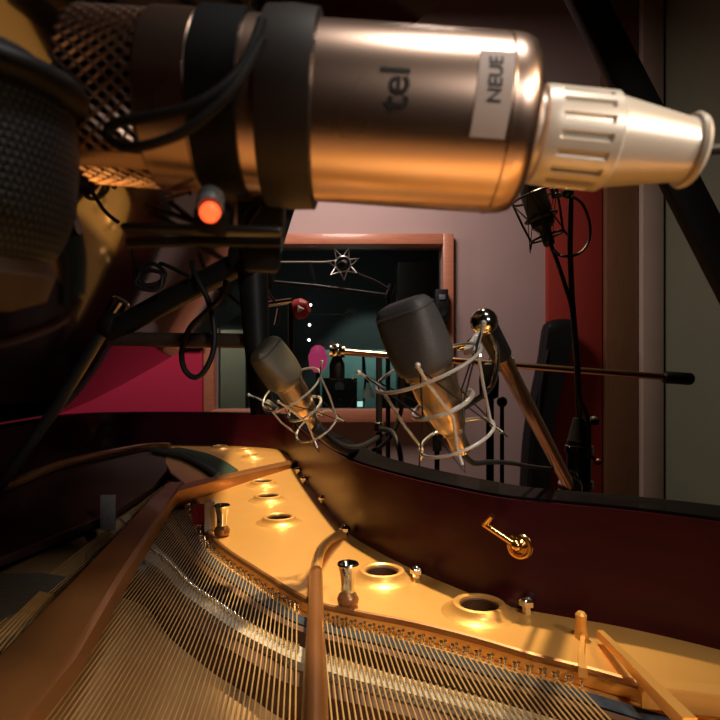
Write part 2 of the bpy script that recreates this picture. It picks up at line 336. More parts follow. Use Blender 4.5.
for p_, a_ in ((.5, .0), (-.78, .0), (-.42, 2.35)):
    q = pa(p_, a_)
    MB().lathe([(.035, 0), (.045, .04), (.04, .10), (.055, .45), (.075, .60), (.08, .655)], Matrix.Translation(q), 20).build('leg', 'black_gloss', piano)
q0, q1 = pa(-.13, -.45), pa(-.13, -.05)
MB().box((0, 0, 0), (1.55, .36, .13), Matrix.Translation((q0.x, q0.y, .70)) @ Matrix.Rotation(math.radians(8.1), 4, 'Z'), .01).build('keybed', 'black_gloss', piano)
# ---- plate
Cpx = [(172, 474), (188, 488), (200, 507), (210, 533), (227, 550), (256, 569), (281, 585), (308, 600), (326, 606), (360, 613), (412, 623), (473, 638), (534, 656), (590, 670), (660, 690), (760, 720)]
Cc = cat([Vector((PZ(x, y, -.30).x, PZ(x, y, -.30).y, 0)) for x, y in Cpx], 6)
Apx = [(118, 520), (130, 533), (142, 546), (165, 563), (187, 586), (215, 606), (235, 620), (256, 632), (276, 642), (299, 652), (328, 661), (370, 674), (420, 687), (470, 700), (540, 720), (640, 750)]
Ac = cat([Vector((PZ(x, y, -.31).x, PZ(x, y, -.31).y, 0)) for x, y in Apx], 6)
def band(t): return [c.lerp(a, t) for c, a in zip(Cc, Ac)]
iin = offset(inner, .02)
k0 = min(range(len(iin)), key=lambda i: (iin[i]-pa(.60, .36)).length); k1 = min(range(len(iin)), key=lambda i: (iin[i]-pa(-.62, 2.62)).length)
out = [(p.x, p.y) for p in iin[k0:k1+1]]
for px, py in ((168, 448), (166, 462)): v = PZ(px, py, -.30); out.append((v.x, v.y))
out += [(p.x, p.y) for p in Cc]
holes = [(220, 448.5), (246, 452), (252, 458), (263, 485), (268, 500), (279, 522), (382, 577.5), (479, 612)]
hc = [PZ(x, y, -.30) for x, y in holes]
def circ(c, r, n=28): return [(c.x+r*math.cos(-2*math.pi*k/n), c.y+r*math.sin(-2*math.pi*k/n)) for k in range(n)]
me = flat([out]+[circ(c, .026) for c in hc], .006, .003)
plate = link('plate', me, 'gold', Vector((0, 0, ZP-.009)), piano)
for c in hc:
    MB().lathe([(.050, -.001), (.046, .0015), (.039, .004), (.0355, .008), (.033, .0118), (.029, .0128), (.0255, .011), (.024, .006), (.023, -.012), (.0245, -.012), (.0265, .002), (.050, -.002)],
               Matrix.Translation((c.x, c.y, ZP)), 40, False).build('hole_flange', 'gold', plate)
    MB().lathe([(.0238, .0085), (.0226, .007), (.0222, -.014), (.0234, -.014)], Matrix.Translation((c.x, c.y, ZP)), 40, False).build('hole_shade_lining', 'bridge_wood', plate)  # dark inset, colours in the shade inside the hole
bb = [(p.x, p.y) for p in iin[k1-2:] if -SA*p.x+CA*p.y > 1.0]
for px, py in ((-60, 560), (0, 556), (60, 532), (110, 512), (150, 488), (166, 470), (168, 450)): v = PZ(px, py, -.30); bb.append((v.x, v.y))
link('shaded_bass_plate', flat([bb], .006, .003), mat('shaded_plate_brown', (.060, .022, .014), .5, 0, .05, (.045, .016, .010), 8, (1, 1, 5)), Vector((0, 0, ZP-.010)), piano)  # bass side of the gold plate, its shade put into a dark colour
# edge rail, hitch ledge, felts, bridge
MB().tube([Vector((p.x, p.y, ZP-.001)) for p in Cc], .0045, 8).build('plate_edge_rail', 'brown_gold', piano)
MB().ribbon(band(.0), band(.36), ZP-.03, ZP-.018).build('hitch_ledge', 'gold', piano)
MB().ribbon(band(.20), band(.40), ZP-.018, ZP-.0125).build('hitch_felt', 'blue_felt', piano)
MB().ribbon(band(.44), band(.56), ZP-.05, ZP-.0125).build('aliquot_bar', 'bridge_wood', piano)
MB().ribbon(band(.56), band(.86), ZP-.05, ZP-.038).build('bridge_shade_strip', 'blue_felt', piano)  # dark strip standing in for the shadow beside the bridge
MB().ribbon(band(.86), band(1.12), ZP-.062, ZP-.0125).build('bridge_cap', 'white_felt', piano)
MB().ribbon(band(1.12), band(1.36), ZP-.062, ZP-.022).build('bridge', 'bridge_wood', piano)
# strings run towards the vanishing point (300,378)
sd = Vector(((300-360)/F, 1, 0)).normalized()
def hit(line0, poly):
    for i in range(len(poly)-1):
        a, b = poly[i], poly[i+1]; e = b-a; den = sd.x*e.y-sd.y*e.x
        if abs(den) < 1e-9: continue
        dx, dy = a.x-line0.x, a.y-line0.y
        t = (dx*e.y-dy*e.x)/den; u = (dx*sd.y-dy*sd.x)/den
        if 0 <= u <= 1 and t > -2: return line0+sd*t
B12, B14, B99, B50 = band(.13), band(.17), band(.99), band(.5)
hp = MB().lathe([(.0016, -.018), (.0016, .004), (.0024, .0045), (.0020, .006)], Matrix.Translation((0, 0, 0)), 8)
bp_ = MB().lathe([(.0013, -.014), (.0013, .006), (.0007, .0072)], Matrix.Translation((0, 0, 0)), 8)
hpm = bpm = None; lines = []
for i in range(160):
    x0 = -.52+i*.0055; l0 = Vector((x0, .40, 0))
    if abs(PZ(312, 683, -.305).x-(x0+sd.x/sd.y*.15)) < .010: continue
    h_ = hit(l0, B12 if i % 2 else B14); b_ = hit(l0, B99)
    if h_ and b_ and b_.y > .42: lines.append((l0, b_, h_))
lines.sort(key=lambda q: q[1].length)
def run(q): return [Vector((q[0].x, q[0].y, ZS+.001)), Vector((q[1].x, q[1].y, ZS)), Vector((q[2].x, q[2].y, ZS-.002))]
rest = MB(); rest_h = MB(); rest_b = MB()
for k, q in enumerate(lines):
    if k < 100: MB().tube(run(q), .0009, 6).build('string', 'string', piano)
    else: rest.tube(run(q), .0009, 6)
    for nm, c, mb, rs in (('hitch_pin', q[2], hp, rest_h), ('bridge_pin', q[1], bp_, rest_b)):
        z = Vector((c.x+.0022, c.y, ZS)); first = hpm if nm == 'hitch_pin' else bpm
        if k >= 100: rs.add([v+z for v in mb.v], mb.f)
        elif first is None:
            o = mb.build(nm, 'chrome', piano, origin=(0, 0, 0))
            if nm == 'hitch_pin': hpm = o.data
            else: bpm = o.data
            o.location = z-W[piano.name]
        else: link(nm, first, 'chrome', z, piano)
if rest.v:
    for nm, mb, m_ in (('strings', rest, 'string'), ('hitch_pins', rest_h, 'chrome'), ('bridge_pins', rest_b, 'chrome')): tag(mb.build(nm, m_, piano), kind='stuff')
# front of the plate with the tuning pins
fp = [pa(-.85, .05), pa(.62, .05), pa(.62, .30), pa(.30, .40), pa(-.2, .42), pa(-.85, .46)]
link('tuning_pin_plate', flat([[(p.x, p.y) for p in fp]], .008, .003), 'gold', Vector((0, 0, ZP-.012)), piano)
tp = MB()
for i in range(150):
    q = pa(-.80+i*.0093, .13+.035*(i % 4)); tp.lathe([(.0034, -.01), (.0034, .02), (.0026, .028)], Matrix.Translation((q.x, q.y, ZP)), 8)
tag(tp.build('tuning_pins', 'steel_wire', piano), kind='stuff')
# bass strings far left
for i in range(14):
    a = PZ(-70+i*9, 700, -.300); b = PZ(40+i*2.2, 592+i*.6, -.300)
    if i < 7: MB().tube([a, b], .0018, 6).build('bass_string', 'string', piano)
# ---- struts
def strut(pts, wd, ht, m, name, bev=.004):
    N = len(pts); vs = []
    mb = MB()
    L, R_ = [], []
    for i, p in enumerate(pts):
        t = pts[min(i+1, N-1)]-pts[max(i-1, 0)]; t.z = 0; t.normalize(); sd_ = Vector((-t.y, t.x, 0)); q = wd[i]/2
        h = ht[i]
        vs += [p-sd_*q+Vector((0, 0, -h)), p-sd_*q+Vector((0, 0, -.004)), p-sd_*(q*.8), p+sd_*(q*.8), p+sd_*q+Vector((0, 0, -.004)), p+sd_*q+Vector((0, 0, -h))]
    fs = []
    for i in range(N-1):
        for k in range(6): fs.append((i*6+k, i*6+(k+1) % 6, i*6+6+(k+1) % 6, i*6+6+k))
    fs += [tuple(range(6)), tuple((N-1)*6+k for k in range(6))]
    return mb.add(vs, fs).build(name, m, piano, 30)
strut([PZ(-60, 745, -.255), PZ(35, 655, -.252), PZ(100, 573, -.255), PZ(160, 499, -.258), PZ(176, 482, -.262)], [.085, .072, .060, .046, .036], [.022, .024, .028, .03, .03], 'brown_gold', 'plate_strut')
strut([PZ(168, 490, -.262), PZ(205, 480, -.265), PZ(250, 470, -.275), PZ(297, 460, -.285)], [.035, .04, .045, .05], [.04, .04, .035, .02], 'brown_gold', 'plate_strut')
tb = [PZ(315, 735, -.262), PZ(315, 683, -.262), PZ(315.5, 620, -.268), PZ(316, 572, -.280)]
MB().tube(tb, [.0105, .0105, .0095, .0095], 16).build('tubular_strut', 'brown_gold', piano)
MB().tube([PZ(316, 573, -.280), PZ(317, 563, -.283), PZ(321, 550, -.287), PZ(330, 540, -.291), PZ(343, 533, -.294)], .0085, 14, smooth=5).build('tubular_strut_bend', 'gold', piano)
strut([PZ(600, 630, -.285), PZ(628, 657, -.275), PZ(655, 684, -.27), PZ(690, 718, -.27)], [.008, .0095, .012, .014], [.008, .009, .010, .010], 'gold', 'plate_strut')
q = PZ(581, 637, -.30); MB().lathe([(.009, -.01), (.0075, .004), (.0065, .012), (.0062, .020), (.0065, .026), (.004, .029)], Matrix.Translation((q.x, q.y, ZP)), 20).build('plate_stud', 'gold', piano)
strut([PZ(583, 634, -.293), PZ(581, 650, -.293), PZ(583, 668, -.293)], [.006, .007, .009], [.01, .01, .01], 'gold', 'plate_web')
strut([PZ(640, 681, -.285), PZ(690, 686, -.283), PZ(760, 694, -.28)], [.02, .02, .02], [.02, .02, .02], 'gold', 'plate_rib')
# bass side: raised bars, felt and tags
g1 = cat([PZ(152, 451, -.292), PZ(180, 457, -.292), PZ(202, 467, -.292), PZ(218, 478, -.292)], 5); g2 = cat([PZ(178, 446.5, -.292), PZ(205, 452, -.292), PZ(224, 460, -.292), PZ(238, 469, -.292)], 5)
MB().ribbon(g1, g2, ZP-.002, ZP+.006).build('bass_felt', 'green_felt', piano)
MB().tube([p+Vector((0, 0, .006)) for p in g1], .010, 8).build('bass_rail', 'grey_felt', piano)
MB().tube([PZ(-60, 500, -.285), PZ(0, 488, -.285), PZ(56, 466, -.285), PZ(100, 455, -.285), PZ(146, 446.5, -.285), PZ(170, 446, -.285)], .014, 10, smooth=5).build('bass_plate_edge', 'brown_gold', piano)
c = PZ(108, 530, -.30); MB().box((c.x, c.y, ZP+.035), (.030, .006, .07), bev=.002).build('pale_tag', 'grey_felt', piano)
c = PZ(211, 530, -.30); MB().box((c.x, c.y, ZP+.028), (.022, .02, .06), bev=.003).build('pale_felt_block', 'cream', piano)
c = PZ(200, 524, -.30); MB().box((c.x, c.y, ZP+.02), (.028, .02, .04), bev=.003).build('red_felt_block', 'red_felt', piano)
MB().ribbon([PZ(-80, 585, -.31), PZ(0, 575, -.31), PZ(40, 574, -.31), PZ(66, 578, -.31)], [PZ(-80, 640, -.31), PZ(0, 622, -.31), PZ(20, 612, -.31), PZ(45, 596, -.31)], ZP-.03, ZP-.008).build('bass_damper_felt', 'grey_felt', piano)
MB().ribbon([PZ(112, 545, -.31), PZ(125, 541, -.31), PZ(140, 540, -.31)], [PZ(108, 568, -.31), PZ(125, 570, -.31), PZ(146, 567, -.31)], ZP-.03, ZP-.006).build('bass_damper_felt', 'grey_felt', piano)
# chrome cup bolts standing on the plate, rim bolts
def cup(px, py, s=1.):
    c = PZ(px, py, -.30); T = Matrix.Translation((c.x, c.y, ZP)) @ Matrix.Scale(s, 4)
    o = MB().lathe([(.010, 0), (.0135, .004), (.0145, .010), (.0120, .016), (.008, .019)], T, 24).build('plate_bolt', 'brown_gold', piano)
    MB().lathe([(.0075, .017), (.0095, .021), (.0088, .026), (.0100, .040), (.0130, .053), (.0145, .055), (.0135, .057), (.0115, .054), (.0085, .040), (.003, .038)], T, 28).build('chrome_cup', 'chrome', o)
cup(348, 606); cup(222, 536, 1.05)
def rimbolt(px, py, s=1.):
    c = PZ(px, py, -.29); T = Matrix.Translation(c) @ Matrix.Scale(s, 4)
    MB().lathe([(.006, -.012), (.006, -.002), (.0105, 0), (.0105, .006), (.007, .010), (.003, .012)], T, 6).build('rim_bolt', 'chrome', piano)
for x, y in ((345, 531), (323, 500), (304, 480), (298, 471), (417, 573), (527, 605)): rimbolt(x, y, 1)
# brass hook on the inner rim
def rimhit(px, py):
    best = None
    for i in range(len(inner)-1):
        a, b = inner[i], inner[i+1]; dx = (px-360)/F
        den = (b.x-a.x)-dx*(b.y-a.y)
        if abs(den) < 1e-9: continue
        u = (dx*a.y-a.x)/den
        if 0 <= u <= 1:
            q = a+(b-a)*u
            if q.y > .3 and (best is None or q.y < best[0].y): best = (q, (b-a).normalized())
    q, t = best; return P(px, py, q.y), Vector((-t.y, t.x, 0))
hb, hn = rimhit(520, 546)
if hn.y > 0: hn = -hn
hook = MB().lathe([(.017, -.004), (.017, .002), (.014, .005), (.013, .004), (.009, .008), (.005, .012)], basis(hb, hn), 24).ring(hb+hn*.004, hn, .0135, .003, 24)
hk = hook.build('hook_rosette', 'brass', piano)
h1 = rimhit(519, 543)[0]+hn*.014; h2 = rimhit(489, 521)[0]+hn*.020; h3 = rimhit(497, 512)[0]+hn*.024
MB().tube([h1+(h1-h2)*.12, h1, h2], .0042, 12).ball(h1, .0075).tube([h2, h2.lerp(h3, .5), h3], .0038, 12).ball(h2, .0042).build('hook_arm', 'brass', hk)
# ---- lid, raised along the left edge; the outline repeats the case
TH = math.radians(30); HP = -.93
def lidpt(p, a, up=0.):
    s = p-HP; pp = HP+s*math.cos(TH)-up*math.sin(TH); z = ZR+.004+s*math.sin(TH)+up*math.cos(TH); q = pa(pp, a); return Vector((q.x, q.y, z))
loc = [(CA*v.x+SA*v.y, -SA*v.x+CA*v.y) for v in offset(inner, .085)]
loc = [(max(p, HP), a) for p, a in loc if a > .42]
loc = [(loc[0][0], .42)]+loc+[(HP, .42)]
lv = [lidpt(p, a) for p, a in loc]+[lidpt(p, a, .024) for p, a in loc]; N = len(loc)
MB().add(lv, [tuple(range(N)), tuple(range(2*N-1, N-1, -1))]+[(i, (i+1) % N, (i+1) % N+N, i+N) for i in range(N)]).build('lid', 'black_gloss', piano, 30)
pb = Vector((*pa(.60, .49)[:2], ZR)); pt = lidpt(.40, .60)
pb = P(858, 519, .6); pb.z = ZR-.005
pt = P(520, -128, .66)
MB().bar(pb, pt, .039, .016, (0, 1, 0), .003).build('lid_prop', 'black', piano)
# ================================================================ MICROPHONE PARTS
def head_sections(mb, T, secs, seg=36):
    vs = []; fs = []
    for (z, a, b, n_) in secs:
        for k in range(seg):
            t = 2*math.pi*k/seg; c, s = math.cos(t), math.sin(t)
            vs.append(T @ Vector((a*math.copysign(abs(c)**(2/n_), c), b*math.copysign(abs(s)**(2/n_), s), z)))
    for i in range(len(secs)-1):
        for k in range(seg): fs.append((i*seg+k, i*seg+(k+1) % seg, i*seg+seg+(k+1) % seg, i*seg+seg+k))
    fs += [tuple(range(seg))[::-1], tuple((len(secs)-1)*seg+k for k in range(seg))]
    return mb.add(vs, fs)
def wedge_mic(T, root, headmat, bodymat):
    T, T0 = T @ Matrix.Scale(.84, 4), T @ Matrix.Scale(1.0, 4)
    # local Z points to the head; z=0 at the junction of head and body
    head = head_sections(MB(), T0, [(0, .024, .024, 2), (.003, .0272, .0272, 2), (.008, .0282, .0272, 2.4), (.022, .0288, .0255, 3), (.042, .0288, .0215, 3.6), (.056, .0282, .0182, 4), (.064, .0268, .0155, 4), (.0685, .0235, .012, 4), (.070, .018, .008, 3.5)]).build('head_grille', headmat, root, 40)
    rp = []
    for k in range(28):
        t = 2*math.pi*k/28; c, s = math.cos(t), math.sin(t); n_ = 4
        rp.append(T0 @ Vector((.0275*math.copysign(abs(c)**(2/n_), c), .0172*math.copysign(abs(s)**(2/n_), s), .0605)))
    MB().tube(rp, .0012, 6, True).build('grille_trim', 'mesh_grey', head)
    MB().lathe([(.0250, .003), (.0285, .001), (.0285, -.004), (.0262, -.006)], T, 36).build('collar_ring', bodymat, root)
    MB().lathe([(.0262, -.004), (.0262, -.025), (.0235, -.050), (.0195, -.068), (.0170, -.075), (.0160, -.077)], T, 36).build('body', bodymat, root)
    MB().lathe([(.0135, -.075), (.0135, -.083), (.0112, -.085), (.0112, -.104), (.0095, -.110)], T, 24).build('connector', bodymat, root)
def spider(T, root, m='steel_wire', R=.047, zo=-.045, nleg=4, r=.0016):
    A = [T @ Vector((0, 0, zo+.032)), T @ Vector((0, 0, zo-.045))]; ax = T.to_3x3() @ Vector((0, 0, 1))
    mb = MB().ring(A[0], ax, R, r, 40, 7); mb.build('upper_ring', m, root)
    MB().ring(A[1], ax, R*.72, r, 36, 7).build('lower_ring', m, root)
    MB().ring(T @ Vector((0, 0, zo-.008)), ax, .0285, .0022, 32, 7).build('cradle_ring', m, root)
    for k in range(nleg):
        a = 2*math.pi*(k+.3)/nleg; b = a+math.pi/nleg
        f = lambda ang, rr, z: T @ Vector((rr*math.cos(ang), rr*math.sin(ang), z))
        MB().tube([f(a, R*1.28, zo+.052), f(a, R, zo+.032), f(a+.2, R*.86, zo-.01), f(a, R*.72, zo-.045), f(a, R*.86, zo-.056)], r*.95, 7).ball(f(a, R*1.28, zo+.052), r*1.6, 8).build('wire_prong', m, root)
        MB().tube([f(a, R*1.2, zo+.047), f(b, .0285, zo-.008), f(a, R*.92, zo-.062), f(a-math.pi/nleg, .0285, zo-.008), f(a, R*1.2, zo+.047)], .0009, 5).build('elastic', 'rubber', root)
def rotmic(c, axis, spin): return basis(c, axis) @ Matrix.Rotation(spin, 4, 'Z')
# ---- centre microphone
c0 = P(428, 369, .50); ax = (P(401, 304, .487)-P(428, 369, .50)).normalized()
T = rotmic(c0, ax, math.radians(25)) @ Matrix.Scale(.93, 4)
cm = thing('condenser_microphone', T @ Vector((0, 0, -.11)), 'gold bodied condenser microphone with big dark wedge head, in the centre of the picture', 'microphone')
wedge_mic(T, cm, 'mesh_grey', 'nickel_warm')
sm = thing('shock_mount', T @ Vector((0, 0, -.10)), 'silver wire shock mount caging the dark wedge headed microphone in the centre', 'shock mount')
spider(T, sm, 'steel_wire', .050, -.030)
jb = P(484, 322, .62); rr_ = T @ Vector((0, 0, -.013))
rp = T @ Vector((.050*math.cos(.4), .050*math.sin(.4), .002))
MB().tube([rp, P(466, 352, .54), P(474, 340, .58), P(478, 334, .60)], .0032, 8, smooth=5).build('mount_arm', 'steel_wire', sm)
MB().tube([P(489, 330, .62), P(497, 352, .62), P(492, 385, .60), P(470, 404, .57), P(452, 412, .54)], .003, 8, smooth=6).build('yoke_wire', 'chrome', sm)
MB().tube([P(478, 334, .60), P(466, 345, .60), P(458, 349, .6), P(470, 350, .6), P(481, 356, .6)], .0025, 8, smooth=5).build('yoke_wire', 'chrome', sm)
# ---- left microphone over the tail strings
c0 = P(287, 382, .84); ax = (P(263, 346, .81)-P(287, 382, .84)).normalized()
T = rotmic(c0, ax, math.radians(100))
lm = thing('condenser_microphone', T @ Vector((0, 0, -.11)), 'smaller looking condenser microphone with olive grey wedge head beside the black hanging post', 'microphone')
wedge_mic(T, lm, 'olive_mesh', 'nickel_warm')
ls = thing('shock_mount', T @ Vector((0, 0, -.1)), 'silver wire shock mount around the olive headed microphone near the black post', 'shock mount')
spider(T, ls, 'steel_wire', .050)
MB().tube([T @ Vector((.05*math.cos(3.3), .05*math.sin(3.3), -.013)), P(268, 402, .86), P(265, 408, .88)], .004, 8).build('mount_arm', 'steel_wire', ls)
# ================================================================ BLACK BOOM RIG AT THE LEFT
E = P(252, 257, .90)
rig = thing('boom_stand', P(-42, 543, 1.02), 'heavy black jointed boom rig with hanging post at the left over the piano', 'microphone stand')
MB().tube([E, P(256, 330, .9), P(262, 414, .90)], [.025, .021, .018], 18).build('hanging_post', 'black', rig)
MB().tube([E, P(180, 294, .95), P(112, 331, 1.0)], .0195, 18).build('boom_arm', 'black', rig)
MB().tube([P(120, 303, 1.0), P(60, 402, 1.02), PZ(-42, 545, -.297)], .0105, 12).build('lower_rod', 'black_metal', rig)
MB().tube([P(112, 339, 1.01), P(250, 341, .915)], .0125, 12).build('brace_tube', 'brown_leather', rig)
MB().lathe([(.013, -.018), (.0165, -.015), (.0165, .015), (.013, .018)], basis(P(117, 308, 1.0), P(120, 303, 1.0)-P(60, 402, 1.02)), 20).build('chrome_collar', 'chrome', rig)
MB().ball(P(113, 325, 1.0), .026, 18).build('lower_joint', 'black', rig)
cl = MB().lathe([(.02, -.03), (.03, -.026), (.03, .026), (.02, .03)], basis(E, (.2, 1, .1)), 20).build('elbow_clutch', 'black', rig)
MB().lathe([(.008, 0), (.015, .004), (.017, .010), (.010, .014)], basis(P(255, 258, .855), (.1, -1, .1)), 16).build('orange_cap', mat('orange_plastic', (.55, .16, .07), .4, 0, 0, (.45, .12, .05), 30), cl)
MB().tube([P(243, 246, .86), P(249, 262, .86)], .003, 8).tube([P(243, 247, .86), P(249, 243, .86), P(256, 246, .86)], .003, 8).build('chrome_lever', 'chrome', cl)
MB().bar(P(262, 246, .235), E, .016, .022, (0, 0, 1), .003).build('support_bar', 'black', rig)
MB().lathe([(.02, 0), (.028, .006), (.028, .014), (.016, .02)], Matrix.Translation(PZ(-42, 545, -.30)), 20).build('foot', 'black', rig)
# cables wrapped round the rig
def cable(name, pts, r, label, m='rubber', smooth=8, ct='cable'):
    return tag(MB().tube(pts, r, 10, smooth=smooth).build(name, m), label, ct)
cable('cable', [P(192, 262, .92), P(196, 276, .905), P(208, 300, .90), P(214, 325, .90), P(213, 352, .90), P(203, 373, .90), P(193, 377, .90), P(184, 368, .90), P(182, 350, .90), P(190, 328, .90), P(206, 312, .90), P(222, 296, .89), P(226, 280, .89)], .0045, 'black cable hanging in a loop from the black boom arm over the crimson panel')
coil = [P(150+14*math.cos(t*.9)+2*math.sin(t*2.3), 277+10*math.sin(t*.9)+4*math.sin(t*.37), .93-.004*t/3) for t in range(0, 26)]
cable('cable', [P(190, 277, .90), P(172, 268, .92), P(160, 264, .93)]+coil+[P(135, 262, .93), P(132, 245, .93)], .0032, 'tangle of thin black cable coiled above the black boom arm')
# ================================================================ LARGE MICROPHONE AT THE TOP
DT = .21
a0 = P(62, 97, DT); a1 = P(518, 129, DT); AX = (a1-a0).normalized(); RB = .0310
TT = basis(a0, AX)
def uxf(px): return ux(360+(px-360)/1.15)
def ux(px): return (P(px, 97+(px-62)*.0702, DT)-a0).length
tm = thing('condenser_microphone', P(290, 113, DT), 'huge blurred satin nickel condenser microphone lying across the top of the picture', 'microphone')
z1 = ux(521)
MB().lathe([(.026, uxf(136)), (RB*.995, uxf(137)), (RB*1.005, uxf(188)), (RB, uxf(190)), (RB, z1-.008), (RB*.985, z1-.0045), (RB*.95, z1-.0018), (RB*.88, z1-.0003), (RB*.80, z1), (.019, z1+.0005)], TT, 96).build('body', 'nickel', tm, 40)
MB().lathe([(RB*1.0, uxf(135)), (RB*1.015, uxf(137)), (RB*1.015, uxf(186)), (RB*1.0, uxf(188))], TT, 96).build('head_ring', 'nickel', tm)
MB().ring(TT @ Vector((0, 0, z1-.0105)), AX, RB*1.001, .00035, 96, 6).build('end_seam', 'nickel', tm)
hg = MB()
r_ = RB*.955; zl, zr_ = ux(30), uxf(140); nh = 40; Lh = zr_-zl
for sg in (1, -1):
    for k in range(nh):
        pts = []
        for i in range(19):
            f_ = i/18; ang = 2*math.pi*k/nh+sg*f_*Lh/r_*.85
            pts.append(TT @ Vector((r_*math.cos(ang), r_*math.sin(ang), zl+f_*Lh)))
        hg.tube(pts, .00085, 5)
gr = hg.build('head_grille', 'nickel', tm)
MB().lathe([(RB*.88, zl), (RB*.88, zr_)], TT, 48).build('inner_screen', 'black', gr)
fa = math.atan2(*( (TT.to_3x3().inverted() @ Vector((0, -.45, -.89))).yx ))   # direction of the flat bar on the head
fb = MB()
vs = []
for i in range(9):
    for zz, rr2 in ((zl, RB*.99), (zr_, RB*.99)):
        ang = fa+(i-4)*.028; vs.append(TT @ Vector((rr2*math.cos(ang), rr2*math.sin(ang), zz)))
for i in range(9):
    for zz, rr2 in ((zl, RB*.93), (zr_, RB*.93)):
        ang = fa+(i-4)*.028; vs.append(TT @ Vector((rr2*math.cos(ang), rr2*math.sin(ang), zz)))
fs = []
for i in range(8): fs += [(2*i, 2*i+1, 2*i+3, 2*i+2), (18+2*i, 18+2*i+2, 18+2*i+3, 18+2*i+1)]
fs += [(0, 18, 19, 1), (16, 17, 35, 34)]+[(2*i, 2*i+2, 20+2*i, 18+2*i) for i in range(8)]+[(2*i+1, 19+2*i, 21+2*i, 2*i+3) for i in range(8)]
MB().add(vs, fs).build('head_bar', 'nickel', gr)
# connector with grip flutes
cd_ = (P(697, 151, DT)-P(530, 134, DT)).normalized(); cb = P(524, 134, DT); TC = basis(cb, cd_)
def cxl(px): return (px-524)/F*DT/abs(cd_.x)
def flute(a, r, z): return r-(.0011 if (math.cos(a*18) > .1 and cxl(549) < z < cxl(594)) else 0)
RC = .0176
prof = [(.0150, cxl(522)), (.0150, cxl(534)), (RC*.98, cxl(535)), (RC, cxl(540)), (RC, cxl(547)), (RC, cxl(549.5)), (RC, cxl(593.5)), (RC, cxl(596)), (RC, cxl(604)), (RC*.96, cxl(606)), (.0160, cxl(607))]
MB().lathe(prof, TC, 144, rr=flute).build('connector_collar', 'beige', tm, 30)
MB().lathe([(.0162, cxl(604)), (.0160, cxl(612)), (.0117, cxl(678)), (.0116, cxl(684)), (.0130, cxl(685)), (.0136, cxl(688)), (.0130, cxl(692)), (.0118, cxl(693)), (.006, cxl(693))], TC, 64).build('connector_cone', 'beige', tm, 30)
fr0 = Vector((0, -1, 0)); fr0 = (fr0-AX*fr0.dot(AX)).normalized(); up0 = AX.cross(fr0); up0 = up0 if up0.z > 0 else -up0
def cyl(u, v, px, phi0, r): ph = phi0+u/RB; return TT @ Vector((0, 0, 0))+AX*(ux(px)-v)+(fr0*math.cos(ph)+up0*math.sin(ph))*r
v, f = text_pts('tel', .0135)
MB().add([cyl(p.x, p.y, 402, math.radians(-20), RB+.0002+p.z) for p in v], f).build('logo_lettering', 'ink', tm)
st = MB(); n1, n2 = 14, 2; vs = []
for i in range(n1+1):
    for j in (0, 1):
        for k in (.00005, .0003): vs.append(cyl(RB*math.radians(-31+52*i/n1), .0115*j-.0012*i/n1, 489, 0, RB+k))
fs = []
for i in range(n1):
    b_ = 4*i; fs += [(b_+1, b_+3, b_+7, b_+5), (b_, b_+4, b_+6, b_+2), (b_, b_+1, b_+5, b_+4), (b_+2, b_+6, b_+7, b_+3)]
fs += [(0, 2, 3, 1), (4*n1, 4*n1+1, 4*n1+3, 4*n1+2)]
sk = st.add(vs, fs).build('sticker', 'paper_white', tm)
v, f = text_pts('NEUE', .0062)
MB().add([cyl(p.x, p.y, 481, math.radians(-12), RB+.0004+p.z) for p in v], f).build('sticker_lettering', 'ink', sk)
cable('cable', [P(694, 150.7, DT), P(716, 149, DT), P(760, 146, .215), P(830, 150, .24), Vector((.32, .31, ZC+.04)), Vector((.48, .33, ZR+.07)), Vector((.62, .34, ZR+.02)), Vector((.70, .35, ZR+.010)), Vector((.77, .36, ZR-.06)), Vector((.79, .37, .5)), Vector((.80, .38, .01))], .0021, 'thin dark cable leaving the cream connector of the large microphone at right', ct='cable')
# ---- clamp bands that hold it
cp = thing('microphone_clamp', P(262, 246, .235), 'black clamp with two wide straps holding the large microphone', 'clamp')
MB().lathe([(RB*1.0, uxf(189)), (RB*1.06, uxf(190)), (RB*1.06, uxf(238)), (RB*1.0, uxf(239))], TT, 64).build('strap', 'black', cp)
MB().lathe([(RB*1.02, uxf(256)), (RB*1.10, uxf(258)), (RB*1.12, uxf(285)), (RB*1.10, uxf(312)), (RB*1.02, uxf(314))], TT, 64).build('strap', 'strap', cp)
MB().bar(P(122, 228, .20), P(284, 232, .205), .0032, .008, (0, 1, 0), .002).build('cross_bar', 'black_metal', cp)
MB().tube([P(128, 243, .215), P(200, 241, .215), P(282, 242, .215)], .0022, 8, smooth=4).build('brace_rod', 'black_metal', cp)
MB().bar(P(262, 190, .225), P(262, 240, .235), .018, .014, (0, 1, 0), .002).build('bracket', 'black', cp)
MB().bar(P(214, 205, .20), P(214, 232, .205), .012, .012, (0, 1, 0), .002).build('bracket', 'black', cp)
ld = MB().lathe([(.0045, 0), (.0045, .008), (.0040, .009)], basis(P(211, 198, .190), (P(209.5, 212, .181)-P(211, 198, .190))), 18).build('indicator_housing', 'grey_plastic', cp)
q = P(210, 212.5, .1815)
MB().lathe([(.0032, -.001), (.0031, .0012), (.0022, .0026), (.001, .0032)], basis(q, (.02, -.8, -.45)), 18).build('indicator_light', 'led', ld)
MB().tube([P(166, 199, .215), P(176, 196, .21), P(190, 193, .205)], .0009, 8).build('chrome_pin', 'chrome', cp)
for q0_, q1_ in (((146, 205), (195, 222)), ((150, 213), (198, 236)), ((168, 200), (200, 226)), ((243, 214), (258, 196)), ((246, 226), (262, 204))):
    MB().tube([P(*q0_, .222), P(*q1_, .222)], .0011, 7).build('elastic', 'black_metal', cp)
